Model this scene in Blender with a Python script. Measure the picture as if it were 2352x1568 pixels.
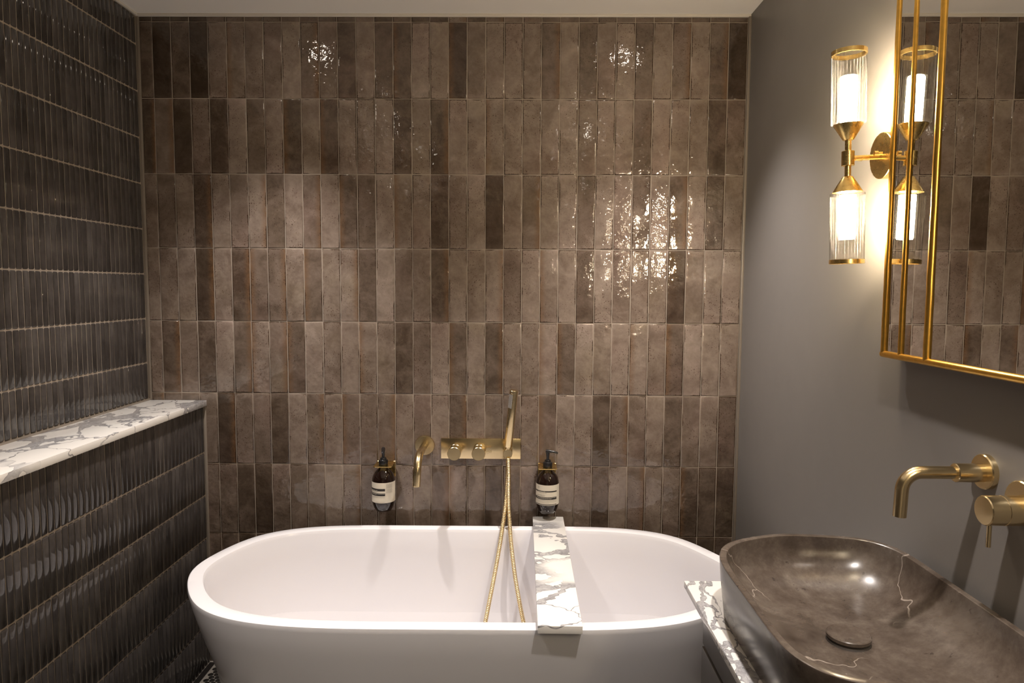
import bpy, bmesh, math, random
from mathutils import Vector, Matrix, Euler, noise as mnoise

random.seed(7)
PI = math.pi
for o in list(bpy.data.objects):
    bpy.data.objects.remove(o, do_unlink=True)
scn = bpy.context.scene
COL = scn.collection

# ------------------------------------------------------------------ camera
H = 1.34                                   # camera height above the floor
F, PITCH, YAW, ROLL = 1600.0, 0.0785, -0.0108, 0.0056
fwd = Vector((math.sin(YAW)*math.cos(PITCH), math.cos(YAW)*math.cos(PITCH), -math.sin(PITCH)))
rgt = Vector((math.cos(YAW), -math.sin(YAW), 0))
upv = rgt.cross(fwd)
r2 = rgt*math.cos(ROLL) + upv*math.sin(ROLL)
u2 = -rgt*math.sin(ROLL) + upv*math.cos(ROLL)
cam_d = bpy.data.cameras.new('camera')
cam = bpy.data.objects.new('camera', cam_d)
COL.objects.link(cam)
M = Matrix.Identity(4)
for i, v in enumerate((r2, u2, -fwd)):
    for k in range(3):
        M[k][i] = v[k]
M[2][3] = H
cam.matrix_world = M
cam_d.sensor_width = 36
cam_d.lens = 36*F/2352
cam_d.clip_start = 0.02
scn.camera = cam

# ------------------------------------------------------------------ world, exposure, main lights
w = bpy.data.worlds.new('world'); scn.world = w
w.use_nodes = True
w.node_tree.nodes['Background'].inputs[0].default_value = (1, .9, .8, 1)
w.node_tree.nodes['Background'].inputs[1].default_value = 0.02
scn.view_settings.view_transform = 'Standard'
scn.view_settings.look = 'None'
scn.view_settings.exposure = 0.17
scn.view_settings.gamma = 1.0
scn.view_settings.use_curve_mapping = False
DOWN_W = 94.0
DOWN_COL = (1.0, 0.92, 0.86)
BULB_E = 215.0
DOWNLIGHTS = [(-0.78, 1.99), (0.39, 1.99), (-0.78, 0.80), (0.41, 0.80), (-0.78, -0.40), (0.41, -0.40)]
CEIL = 0.90 + H

# ------------------------------------------------------------------ room numbers
D = 2.387                                  # back wall tile face
XL, XR, XH = -1.2845, 0.7582, -1.0962      # left wall, right wall, low wall faces
YF = -1.25                                 # wall behind the camera
for i, (x, y) in enumerate(DOWNLIGHTS):
    ld = bpy.data.lights.new('downlight_lamp', 'SPOT')
    ld.energy = DOWN_W; ld.color = DOWN_COL
    ld.spot_size = math.radians(82); ld.spot_blend = 1.0; ld.shadow_soft_size = 0.025
    lo = bpy.data.objects.new('downlight_lamp', ld); COL.objects.link(lo)
    lo.location = (x, y, CEIL-0.012)

# ------------------------------------------------------------------ helpers
def link(o, parent=None):
    COL.objects.link(o)
    if parent is not None:
        o.parent = parent
    return o

def mk(name, verts, faces, mat=None, parent=None, smooth=False):
    me = bpy.data.meshes.new(name)
    me.from_pydata([tuple(v) for v in verts], [], faces)
    me.update()
    if mat: me.materials.append(mat)
    if smooth:
        me.polygons.foreach_set('use_smooth', [True]*len(me.polygons))
    return link(bpy.data.objects.new(name, me), parent)

def fixn(me):
    bm = bmesh.new(); bm.from_mesh(me); bmesh.ops.recalc_face_normals(bm, faces=bm.faces); bm.to_mesh(me); bm.free()

def sharp(o, ang=35):
    me = o.data
    me.polygons.foreach_set('use_smooth', [True]*len(me.polygons))
    try:
        me.set_sharp_from_angle(angle=math.radians(ang))
    except Exception:
        pass
    return o

def box(name, a, b, mat, parent=None, bevel=0.0, seg=2):
    bm = bmesh.new()
    vs = [bm.verts.new((x, y, z)) for z in (a[2], b[2]) for y in (a[1], b[1]) for x in (a[0], b[0])]
    for f in ((0,2,3,1),(4,5,7,6),(0,1,5,4),(2,6,7,3),(0,4,6,2),(1,3,7,5)):
        bm.faces.new([vs[i] for i in f])
    if bevel > 0:
        bmesh.ops.bevel(bm, geom=list(bm.edges), offset=bevel, segments=seg, affect='EDGES', profile=0.5)
    bmesh.ops.recalc_face_normals(bm, faces=bm.faces)
    me = bpy.data.meshes.new(name); bm.to_mesh(me); bm.free()
    me.materials.append(mat)
    o = link(bpy.data.objects.new(name, me), parent)
    if bevel > 0: sharp(o, 30)
    return o

def lathe(name, prof, mat, parent=None, n=48, origin=(0,0,0), axis=(0,0,1), ang=35):
    """prof: list of (r, h) along axis"""
    ax = Vector(axis).normalized()
    q = Vector((0,0,1)).rotation_difference(ax).to_matrix()
    O = Vector(origin)
    V = []; Fc = []; rings = []
    for r, h in prof:
        if r < 1e-6:
            rings.append([len(V)]); V.append(O + q @ Vector((0,0,h)))
        else:
            s = len(V)
            for i in range(n):
                t = 2*PI*i/n
                V.append(O + q @ Vector((r*math.cos(t), r*math.sin(t), h)))
            rings.append(list(range(s, s+n)))
    for a, b in zip(rings[:-1], rings[1:]):
        for i in range(n):
            j = (i+1) % n
            if len(a) == 1 and len(b) == 1: continue
            if len(a) == 1: Fc.append((a[0], b[j], b[i]))
            elif len(b) == 1: Fc.append((a[i], a[j], b[0]))
            else: Fc.append((a[i], a[j], b[j], b[i]))
    o = mk(name, V, Fc, mat, parent)
    fixn(o.data)
    return sharp(o, ang)

def tube(name, pts, r, mat, parent=None, n=20, cap=True, radii=None):
    P = [Vector(p) for p in pts]
    V = []; Fc = []
    t0 = (P[1]-P[0]).normalized()
    ref = Vector((0,0,1)) if abs(t0.z) < .9 else Vector((1,0,0))
    nrm = t0.cross(ref).normalized()
    for i, p in enumerate(P):
        if i == 0: t = (P[1]-P[0])
        elif i == len(P)-1: t = P[-1]-P[-2]
        else: t = P[i+1]-P[i-1]
        t.normalize()
        nrm = (nrm - t*nrm.dot(t)).normalized()
        b = t.cross(nrm)
        rr = radii[i] if radii else r
        for k in range(n):
            a = 2*PI*k/n
            V.append(p + (nrm*math.cos(a) + b*math.sin(a))*rr)
    m = len(P)
    for i in range(m-1):
        for k in range(n):
            k2 = (k+1) % n
            Fc.append((i*n+k, i*n+k2, (i+1)*n+k2, (i+1)*n+k))
    if cap:
        Fc.append(tuple(range(n-1, -1, -1)))
        Fc.append(tuple((m-1)*n+k for k in range(n)))
    o = mk(name, V, Fc, mat, parent)
    fixn(o.data)
    return sharp(o, 40)

def catmull(P, per=8):
    P = [Vector(p) for p in P]
    Q = [P[0]*2-P[1]] + P + [P[-1]*2-P[-2]]
    out = []
    for i in range(1, len(Q)-2):
        for k in range(per):
            t = k/per
            a, b, c, d = Q[i-1], Q[i], Q[i+1], Q[i+2]
            out.append(0.5*((2*b)+(c-a)*t+(2*a-5*b+4*c-d)*t*t+(3*b-a-3*c+d)*t**3))
    out.append(P[-1])
    return out

def empty(name, loc=(0,0,0)):
    o = bpy.data.objects.new(name, None); o.empty_display_size = .05
    COL.objects.link(o); o.location = loc
    return o

def tag(o, label, cat, group=None):
    o['label'] = label; o['category'] = cat
    if group: o['group'] = group
    return o

def struct(o):
    o['kind'] = 'structure'; return o

# ------------------------------------------------------------------ materials
def nmat(name):
    m = bpy.data.materials.new(name); m.use_nodes = True
    nt = m.node_tree
    return m, nt, nt.nodes['Principled BSDF']

def N(nt, typ, **kw):
    n = nt.nodes.new(typ)
    for k, v in kw.items():
        if k in n.inputs.keys() if isinstance(k, str) and hasattr(n, 'inputs') else False:
            n.inputs[k].default_value = v
        else:
            setattr(n, k, v)
    return n

def L(nt, a, b): nt.links.new(a, b)

def math_n(nt, op, a, b=None, c=None, clamp=False):
    n = nt.nodes.new('ShaderNodeMath'); n.operation = op; n.use_clamp = clamp
    for i, v in enumerate((a, b, c)):
        if v is None: continue
        if isinstance(v, (int, float)): n.inputs[i].default_value = v
        else: nt.links.new(v, n.inputs[i])
    return n.outputs[0]

def smooth_n(nt, v, lo, hi, a=0.0, b=1.0):
    n = nt.nodes.new('ShaderNodeMapRange'); n.interpolation_type = 'SMOOTHSTEP'
    nt.links.new(v, n.inputs['Value'])
    n.inputs['From Min'].default_value = lo; n.inputs['From Max'].default_value = hi
    n.inputs['To Min'].default_value = a; n.inputs['To Max'].default_value = b
    return n.outputs[0]

def mixc(nt, f, a, b, blend='MIX'):
    n = nt.nodes.new('ShaderNodeMix'); n.data_type = 'RGBA'; n.blend_type = blend
    if isinstance(f, (int, float)): n.inputs[0].default_value = f
    else: nt.links.new(f, n.inputs[0])
    for i, v in ((6, a), (7, b)):
        if isinstance(v, tuple): n.inputs[i].default_value = v + (1,) if len(v) == 3 else v
        else: nt.links.new(v, n.inputs[i])
    return n.outputs[2]

def noise_n(nt, vec, scale, detail=3, rough=.5, dist=0.0):
    n = nt.nodes.new('ShaderNodeTexNoise')
    n.inputs['Scale'].default_value = scale; n.inputs['Detail'].default_value = detail
    n.inputs['Roughness'].default_value = rough; n.inputs['Distortion'].default_value = dist
    if vec is not None: nt.links.new(vec, n.inputs['Vector'])
    return n

def ramp(nt, v, stops):
    n = nt.nodes.new('ShaderNodeValToRGB'); nt.links.new(v, n.inputs[0])
    e = n.color_ramp.elements
    while len(e) < len(stops): e.new(.5)
    for s, (p, c) in zip(e, stops):
        s.position = p; s.color = c + (1,) if len(c) == 3 else c
    return n.outputs[0]

def simple(name, col, rough=.5, metal=0.0, spec=.5, bump=None, coat=0):
    m, nt, p = nmat(name)
    p.inputs['Base Color'].default_value = col + (1,)
    p.inputs['Roughness'].default_value = rough
    p.inputs['Metallic'].default_value = metal
    p.inputs['Specular IOR Level'].default_value = spec
    if coat: p.inputs['Coat Weight'].default_value = coat; p.inputs['Coat Roughness'].default_value = .05
    tc = nt.nodes.new('ShaderNodeTexCoord')
    if bump:
        nz = noise_n(nt, tc.outputs['Object'], bump[0], 4)
        b = nt.nodes.new('ShaderNodeBump'); b.inputs['Strength'].default_value = bump[1]; b.inputs['Distance'].default_value = bump[2]
        L(nt, nz.outputs['Fac'], b.inputs['Height']); L(nt, b.outputs[0], p.inputs['Normal'])
    # a little procedural unevenness in the gloss of everything
    nz2 = noise_n(nt, tc.outputs['Object'], 9, 3)
    L(nt, smooth_n(nt, nz2.outputs['Fac'], .2, .8, max(0, rough-.04), rough+.04), p.inputs['Roughness'])
    return m

def combine_rand(nt, tc_out, amp=20.0):
    oi = nt.nodes.new('ShaderNodeObjectInfo')
    v = nt.nodes.new('ShaderNodeVectorMath'); v.operation = 'MULTIPLY_ADD'
    c = nt.nodes.new('ShaderNodeCombineXYZ')
    for i in range(3): L(nt, oi.outputs['Random'], c.inputs[i])
    L(nt, c.outputs[0], v.inputs[0]); v.inputs[1].default_value = (amp, amp*1.7, amp*2.3)
    L(nt, tc_out, v.inputs[2])
    return v.outputs[0], oi

def glazed_tile_mat():
    m, nt, p = nmat('brown_glazed_tile')
    tc = nt.nodes.new('ShaderNodeTexCoord')
    vec, oi = combine_rand(nt, tc.outputs['Object'])
    sep = nt.nodes.new('ShaderNodeSeparateColor'); L(nt, oi.outputs['Color'], sep.inputs[0])
    gen = nt.nodes.new('ShaderNodeSeparateXYZ'); L(nt, tc.outputs['Generated'], gen.inputs[0])
    big = noise_n(nt, vec, 14, 4, .6, .6).outputs['Fac']
    fine = noise_n(nt, vec, 90, 4, .7).outputs['Fac']
    base = math_n(nt, 'ADD', sep.outputs[0], math_n(nt, 'MULTIPLY', math_n(nt, 'SUBTRACT', big, .5), .75))
    base = math_n(nt, 'ADD', base, math_n(nt, 'MULTIPLY', math_n(nt, 'SUBTRACT', fine, .5), .28))
    # glaze thins to a paler tone close to the short ends
    zend = math_n(nt, 'MINIMUM', gen.outputs[2], math_n(nt, 'SUBTRACT', 1.0, gen.outputs[2]))
    pale = smooth_n(nt, math_n(nt, 'ADD', zend, math_n(nt, 'MULTIPLY', big, .08)), .04, .13, .10, 0.0)
    base = math_n(nt, 'ADD', base, pale, clamp=True)
    col = ramp(nt, base, [(0.0, (.038, .025, .017)), (.25, (.076, .054, .039)), (.55, (.162, .122, .097)), (.8, (.250, .198, .164)), (1.0, (.335, .275, .235))])
    hue = noise_n(nt, vec, 5, 2).outputs['Fac']
    col = mixc(nt, smooth_n(nt, hue, .5, .75, 0, .35), col, mixc(nt, 1.0, col, (1.06, .93, .98), 'MULTIPLY'))
    col = mixc(nt, smooth_n(nt, hue, .48, .25, 0, .35), col, mixc(nt, 1.0, col, (.98, 1.0, .84), 'MULTIPLY'))
    # rusty long edge, left (G) or right (B)
    el = math_n(nt, 'MULTIPLY', sep.outputs[1], smooth_n(nt, gen.outputs[0], .0, .42, 1, 0))
    er = math_n(nt, 'MULTIPLY', sep.outputs[2], smooth_n(nt, gen.outputs[0], .58, 1.0, 0, 1))
    rust = math_n(nt, 'MULTIPLY', math_n(nt, 'ADD', el, er), smooth_n(nt, fine, .3, .6, .4, 1), clamp=True)
    col = mixc(nt, rust, col, (.15, .075, .030))
    # chipped dark edges and pin-hole specks
    xe = math_n(nt, 'MINIMUM', gen.outputs[0], math_n(nt, 'SUBTRACT', 1.0, gen.outputs[0]))
    dist = math_n(nt, 'MINIMUM', math_n(nt, 'MULTIPLY', xe, .06), math_n(nt, 'MULTIPLY', zend, .247))
    chipn = noise_n(nt, vec, 170, 3, .6).outputs['Fac']
    where = noise_n(nt, vec, 11, 2).outputs['Fac']
    thr = math_n(nt, 'MULTIPLY', math_n(nt, 'MULTIPLY', smooth_n(nt, where, .47, .58), chipn), .0062)
    chip = math_n(nt, 'LESS_THAN', dist, thr)
    col = mixc(nt, math_n(nt, 'MULTIPLY', chip, .8), col, (.035, .018, .010))
    sp = noise_n(nt, vec, 260, 1, .5).outputs['Fac']
    speck = math_n(nt, 'MULTIPLY', smooth_n(nt, sp, .655, .70), smooth_n(nt, where, .42, .55))
    col = mixc(nt, math_n(nt, 'MULTIPLY', speck, .8), col, (.05, .022, .012))
    L(nt, col, p.inputs['Base Color'])
    L(nt, smooth_n(nt, big, .3, .7, .025, .06), p.inputs['Roughness'])
    p.inputs['Specular IOR Level'].default_value = .55
    wav = noise_n(nt, vec, 22, 2, .45, .3).outputs['Fac']
    wav2 = noise_n(nt, vec, 62, 2, .5, .4).outputs['Fac']
    st = smooth_n(nt, oi.outputs['Random'], .0, 1.0, .45, 1.7)
    h = math_n(nt, 'ADD', wav, math_n(nt, 'MULTIPLY', wav2, .38))
    h = math_n(nt, 'MULTIPLY', h, st)
    h = math_n(nt, 'SUBTRACT', h, math_n(nt, 'MULTIPLY', chip, .12))
    b = nt.nodes.new('ShaderNodeBump'); b.inputs['Strength'].default_value = 1.0; b.inputs['Distance'].default_value = .0021
    L(nt, h, b.inputs['Height']); L(nt, b.outputs[0], p.inputs['Normal'])
    return m

def strip_tile_mat():
    m, nt, p = nmat('charcoal_strip_tile')
    tc = nt.nodes.new('ShaderNodeTexCoord')
    vec, oi = combine_rand(nt, tc.outputs['Object'])
    mp = nt.nodes.new('ShaderNodeMapping'); mp.inputs['Scale'].default_value = (1, 1, .25); L(nt, vec, mp.inputs[0])
    a = noise_n(nt, mp.outputs[0], 45, 3, .6).outputs['Fac']
    bign = noise_n(nt, vec, 12, 3, .6).outputs['Fac']
    t = math_n(nt, 'ADD', math_n(nt, 'MULTIPLY', a, .5), math_n(nt, 'MULTIPLY', bign, .5))
    t = math_n(nt, 'ADD', t, math_n(nt, 'MULTIPLY', math_n(nt, 'SUBTRACT', oi.outputs['Random'], .5), .22), clamp=True)
    col = ramp(nt, t, [(.25, (.022, .019, .018)), (.5, (.045, .0395, .037)), (.75, (.080, .071, .066))])
    L(nt, col, p.inputs['Base Color'])
    p.inputs['Roughness'].default_value = .06
    wav = noise_n(nt, vec, 30, 2).outputs['Fac']
    b = nt.nodes.new('ShaderNodeBump'); b.inputs['Strength'].default_value = .35; b.inputs['Distance'].default_value = .001
    L(nt, wav, b.inputs['Height']); L(nt, b.outputs[0], p.inputs['Normal'])
    return m

def marble_mat(name, scale, warp, thick, stretch=(1,1,1), rot=(0,0,0), seed=0.0, base=(.80,.77,.73)):
    m, nt, p = nmat(name)
    tc = nt.nodes.new('ShaderNodeTexCoord')
    mp = nt.nodes.new('ShaderNodeMapping'); mp.inputs['Scale'].default_value = stretch
    mp.inputs['Rotation'].default_value = rot; mp.inputs['Location'].default_value = (seed, seed*.7, seed*.3)
    L(nt, tc.outputs['Object'], mp.inputs[0])
    nz = noise_n(nt, mp.outputs[0], scale*.7, 4, .62)
    vm = nt.nodes.new('ShaderNodeVectorMath'); vm.operation = 'MULTIPLY_ADD'
    L(nt, nz.outputs['Color'], vm.inputs[0]); vm.inputs[1].default_value = (warp,)*3; L(nt, mp.outputs[0], vm.inputs[2])
    vo = nt.nodes.new('ShaderNodeTexVoronoi'); vo.feature = 'DISTANCE_TO_EDGE'; vo.inputs['Scale'].default_value = scale
    L(nt, vm.outputs[0], vo.inputs['Vector'])
    zone = noise_n(nt, mp.outputs[0], scale*.55, 3, .6).outputs['Fac']
    th = smooth_n(nt, zone, .42, .68, .006, thick)
    inside = smooth_n(nt, math_n(nt, 'SUBTRACT', vo.outputs['Distance'], th), -.004, .010, 1, 0)
    edge = smooth_n(nt, math_n(nt, 'ABSOLUTE', math_n(nt, 'SUBTRACT', vo.outputs['Distance'], th)), .0, .014, 1, 0)
    on = smooth_n(nt, noise_n(nt, mp.outputs[0], scale*.42, 2).outputs['Fac'], .33, .42)
    streak = noise_n(nt, vm.outputs[0], scale*7, 4, .7).outputs['Fac']
    grey = ramp(nt, streak, [(.3, (.20, .195, .20)), (.5, (.36, .35, .355)), (.7, (.52, .505, .50))])
    col = mixc(nt, math_n(nt, 'MULTIPLY', inside, on), base, grey)
    col = mixc(nt, math_n(nt, 'MULTIPLY', math_n(nt, 'MULTIPLY', edge, on), .75), col, (.19, .185, .195))
    soft = noise_n(nt, mp.outputs[0], scale*.5, 3).outputs['Fac']
    col = mixc(nt, smooth_n(nt, soft, .4, .7, 0, .10), col, (.55, .54, .54))
    L(nt, col, p.inputs['Base Color'])
    p.inputs['Roughness'].default_value = .12
    return m

def stone_mat():
    m, nt, p = nmat('dark_brown_marble')
    tc = nt.nodes.new('ShaderNodeTexCoord')
    v = tc.outputs['Object']
    a = noise_n(nt, v, 7, 6, .68, .5).outputs['Fac']
    b_ = noise_n(nt, v, 38, 5, .7).outputs['Fac']
    t = math_n(nt, 'ADD', math_n(nt, 'MULTIPLY', a, .65), math_n(nt, 'MULTIPLY', b_, .35))
    col = ramp(nt, t, [(.33, (.036, .025, .019)), (.5, (.075, .058, .046)), (.68, (.130, .107, .089))])
    nz = noise_n(nt, v, 5, 4, .6)
    vm = nt.nodes.new('ShaderNodeVectorMath'); vm.operation = 'MULTIPLY_ADD'
    L(nt, nz.outputs['Color'], vm.inputs[0]); vm.inputs[1].default_value = (.22,)*3; L(nt, v, vm.inputs[2])
    vo = nt.nodes.new('ShaderNodeTexVoronoi'); vo.feature = 'DISTANCE_TO_EDGE'; vo.inputs['Scale'].default_value = 3.3
    L(nt, vm.outputs[0], vo.inputs['Vector'])
    on = smooth_n(nt, noise_n(nt, v, 3.1, 2).outputs['Fac'], .50, .56)
    vein = math_n(nt, 'MULTIPLY', smooth_n(nt, vo.outputs['Distance'], .001, .006, 1, 0), on)
    col = mixc(nt, math_n(nt, 'MULTIPLY', vein, .55), col, (.40, .345, .30))
    dk = noise_n(nt, v, 60, 3, .6).outputs['Fac']
    col = mixc(nt, math_n(nt, 'MULTIPLY', smooth_n(nt, dk, .66, .74), .7), col, (.03, .022, .018))
    L(nt, col, p.inputs['Base Color'])
    L(nt, smooth_n(nt, a, .3, .7, .19, .28), p.inputs['Roughness'])
    return m

def brushed(name, col, rough, mark=.12):
    m, nt, p = nmat(name)
    p.inputs['Metallic'].default_value = 1
    tc = nt.nodes.new('ShaderNodeTexCoord')
    nz = noise_n(nt, tc.outputs['Object'], 60, 3)
    c = mixc(nt, smooth_n(nt, nz.outputs['Fac'], .3, .7, 0, mark*2), col, tuple(x*.72 for x in col))
    L(nt, c, p.inputs['Base Color'])
    L(nt, smooth_n(nt, nz.outputs['Fac'], .3, .7, rough-.015, rough+.02), p.inputs['Roughness'])
    return m

def emit(name, col, e):
    m, nt, p = nmat(name)
    p.inputs['Base Color'].default_value = (.9, .9, .9, 1)
    p.inputs['Emission Color'].default_value = col + (1,)
    p.inputs['Emission Strength'].default_value = e
    return m

def clear_glass(name, tint=(.95, .945, .93), gl=.02):
    m, nt, p = nmat(name)
    nt.nodes.remove(p)
    out = nt.nodes['Material Output']
    tr = nt.nodes.new('ShaderNodeBsdfTransparent'); tr.inputs[0].default_value = tint + (1,)
    gs = nt.nodes.new('ShaderNodeBsdfGlossy'); gs.inputs['Roughness'].default_value = gl
    lw = nt.nodes.new('ShaderNodeLayerWeight'); lw.inputs['Blend'].default_value = .28
    mx = nt.nodes.new('ShaderNodeMixShader')
    L(nt, math_n(nt, 'ADD', math_n(nt, 'MULTIPLY', math_n(nt, 'POWER', lw.outputs['Facing'], 2.2), .34), .009), mx.inputs[0])
    L(nt, tr.outputs[0], mx.inputs[1]); L(nt, gs.outputs[0], mx.inputs[2]); L(nt, mx.outputs[0], out.inputs[0])
    return m

M_TILE = glazed_tile_mat()
M_STRIP = strip_tile_mat()
M_GROUT = simple('taupe_grout', (.31, .26, .213), .8, bump=(220, .3, .0008))
M_GROUT_D = simple('beige_strip_grout', (.27, .222, .175), .8, bump=(220, .3, .0008))
M_GROUT_F = simple('floor_grout', (.17, .152, .13), .8, bump=(200, .3, .0008))
M_CAULK = simple('white_silicone', (.62, .58, .53), .35)
M_TRIM = simple('taupe_corner_strip', (.20, .168, .138), .35)
M_CEIL = simple('ceiling_paint', (.88, .85, .82), .75, spec=.2)
M_PAINT = simple('grey_wall_paint', (.205, .190, .178), .42, spec=.35, bump=(260, .12, .0006))
M_PENNY = simple('black_penny_tile', (.012, .011, .010), .25)
M_BORDER = simple('black_border_tile', (.014, .012, .011), .22)
M_BATH = simple('white_bath', (.80, .785, .81), .16, spec=.45)
M_MARBLE_A = marble_mat('shelf_marble', 10.0, .16, .19, (1, .62, 1), seed=3.1)
M_MARBLE_B = marble_mat('tray_marble', 7.5, .24, .20, (.75, 1.15, 1), (0, 0, -.45), seed=4.4)
M_MARBLE_C = marble_mat('counter_marble', 12.0, .20, .14, (1, .6, 1), seed=5.3)
M_STONE = stone_mat()
M_BRASS = brushed('brushed_brass', (.76, .61, .36), .23, .02)
M_BRASS2 = brushed('lamp_brass', (.86, .62, .24), .27, .03)
M_GILT = brushed('gilded_frame', (.86, .50, .10), .30, .3)
M_MIRROR = brushed('mirror_silver', (.80, .79, .76), .05, 0)
M_MIRROR.node_tree.nodes['Principled BSDF'].inputs['Roughness'].default_value = .01
for l in list(M_MIRROR.node_tree.links):
    if l.to_socket.name == 'Roughness': M_MIRROR.node_tree.links.remove(l)
M_CHROME = simple('spray_nozzle_plate', (.50, .47, .44), .35, metal=.3)
M_NOZ = simple('nozzle_rubber', (.10, .09, .085), .6)
M_BULB = emit('bulb_glow', (1.0, .82, .57), BULB_E)
M_LENS = emit('downlight_lens', (1.0, .88, .74), 55)
M_GLASS = clear_glass('ribbed_clear_glass')
M_GLASS2 = clear_glass('inner_clear_glass', (.99, .98, .97), .03)
def diff_glass(name):
    m, nt, p = nmat(name)
    nt.nodes.remove(p); out = nt.nodes['Material Output']
    tr = nt.nodes.new('ShaderNodeBsdfTransparent'); tl = nt.nodes.new('ShaderNodeBsdfTranslucent')
    tl.inputs[0].default_value = (.95, .93, .90, 1); mx = nt.nodes.new('ShaderNodeMixShader'); mx.inputs[0].default_value = .006
    L(nt, tr.outputs[0], mx.inputs[1]); L(nt, tl.outputs[0], mx.inputs[2]); L(nt, mx.outputs[0], out.inputs[0])
    return m
M_DIFF = diff_glass('glow_inner_sleeve')  # slight translucency put into the inner sleeve to spread the bulb glow
M_CAB = simple('grey_lacquer', (.105, .092, .082), .32, spec=.4)
M_GAP = simple('dark_gap', (.010, .009, .008), .8)
M_BLACK = simple('black_plastic', (.010, .010, .011), .28)
M_LABEL = simple('cream_paper_label', (.66, .60, .49), .6)
M_INK = simple('label_black_print', (.014, .011, .010), .6)
M_GREYINK = simple('label_grey_print', (.30, .27, .22), .6)
M_DOOR = simple('bounce_door_paint', (.66, .63, .58), .4)
mb, ntb, pb = nmat('amber_bottle_glass')
pb.inputs['Base Color'].default_value = (.030, .010, .005, 1); pb.inputs['Roughness'].default_value = .04
pb.inputs['Coat Weight'].default_value = .3
tcb = ntb.nodes.new('ShaderNodeTexCoord')
L(ntb, mixc(ntb, smooth_n(ntb, noise_n(ntb, tcb.outputs['Object'], 18, 2).outputs['Fac'], .35, .7, 0, .8), (.008, .003, .002), (.016, .007, .005)), pb.inputs['Base Color'])
M_AMBER = mb

# ------------------------------------------------------------------ room shell
T = .1
ZT = CEIL
floor = struct(box('floor', (XL-T, YF-T, -T), (XR+T, D+T, 0), M_GROUT_F))
ceil_ = struct(box('ceiling', (XL-T, YF-T, ZT), (XR+T, D+T, ZT+T), M_CEIL))
wall_back = struct(box('wall_back', (XL-T, D+.0006, 0), (XR+T, D+T, ZT), M_GROUT))
wall_left = struct(box('wall_left', (XL-T, YF-T, 0), (XL-.0028, D+.0045, ZT), M_GROUT_D))
wall_right = struct(box('wall_right', (XR, YF-T, 0), (XR+T, D+.0045, ZT), M_PAINT))
wall_front = struct(box('wall_front', (XL-T, YF-T, 0), (XR+T, YF, ZT), M_PAINT))
LEDGE = -.399 + H
wall_low = struct(box('wall_half', (XL-.0035, YF+.6, 0), (XH-.0028, D+.0045, LEDGE-.021), M_GROUT_D))
door = struct(box('bounce_door_1', (-.62, YF-.005, 0), (.18, YF+.035, 2.0), M_DOOR, bevel=.002))  # unseen door, added for its reflections and bounced light
lathe('door_handle', [(0, 0), (.024, 0), (.024, .008), (.009, .010), (.009, .05), (0, .05)], M_BRASS, door, origin=(.11, YF+.035, 1.0), axis=(0, 1, 0))
tube('door_handle', [(.11, YF+.08, 1.0), (.0, YF+.08, 1.0)], .008, M_BRASS, door)

# silicone and corner strips
struct(box('trim_1', (XL-.003, D-.006, ZT-.010), (XR, D+.003, ZT+.001), M_CAULK, bevel=.003))
struct(box('trim_2', (XL-.003, YF, ZT-.008), (XL+.006, D, ZT+.001), M_CAULK, bevel=.003))
struct(box('trim_3', (XR-.0085, D-.009, 0), (XR+.0005, D+.003, ZT-.008), M_TRIM, bevel=.0012))
struct(box('trim_4', (XL-.003, D-.004, LEDGE), (XL+.0075, D+.003, ZT-.008), M_TRIM, bevel=.0015))
struct(box('trim_5', (XL-.003, YF+.6, LEDGE-.002), (XL+.004, D, LEDGE+.005), M_TRIM, bevel=.001))
struct(box('trim_6', (XH-.002, D-.004, 0), (XH+.007, D+.003, LEDGE-.02), M_TRIM, bevel=.0015))

# ------------------------------------------------------------------ back wall tiles
P = .062; X0 = -1.2345; Z0 = .8741 + H; VP = .2494
def tile_mesh(name, wd, ht, mat, th=.0075, crown=.0005):
    """glazed tile lying in XZ, face towards -Y, slightly pillowed with eased edges"""
    rings = [(0.0, .0), (0.0, th-.0011), (.0007, th-.0003), (.0040, th)]
    V = []; Fc = []
    for ins, d in rings:
        a, b = wd/2-ins, ht/2-ins
        for sx, sz in ((-1, -1), (1, -1), (1, 1), (-1, 1)):
            V.append((sx*a, -d, sz*b))
    for i in range(3):
        for k in range(4):
            k2 = (k+1) % 4
            Fc.append((i*4+k, i*4+k2, (i+1)*4+k2, (i+1)*4+k))
    c = len(V); V.append((0, -(th+crown), 0))
    for k in range(4):
        Fc.append((12+k, 12+(k+1) % 4, c))
    me = bpy.data.meshes.new(name); me.from_pydata(V, [], Fc); me.update(); me.materials.append(mat)
    fixn(me)
    me.polygons.foreach_set('use_smooth', [i >= 4 for i in range(len(me.polygons))])
    return me

tile_me = {}
def get_tile(wd, ht):
    k = (round(wd, 4), round(ht, 4))
    if k not in tile_me: tile_me[k] = tile_mesh('tile', wd, ht, M_TILE)
    return tile_me[k]

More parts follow.
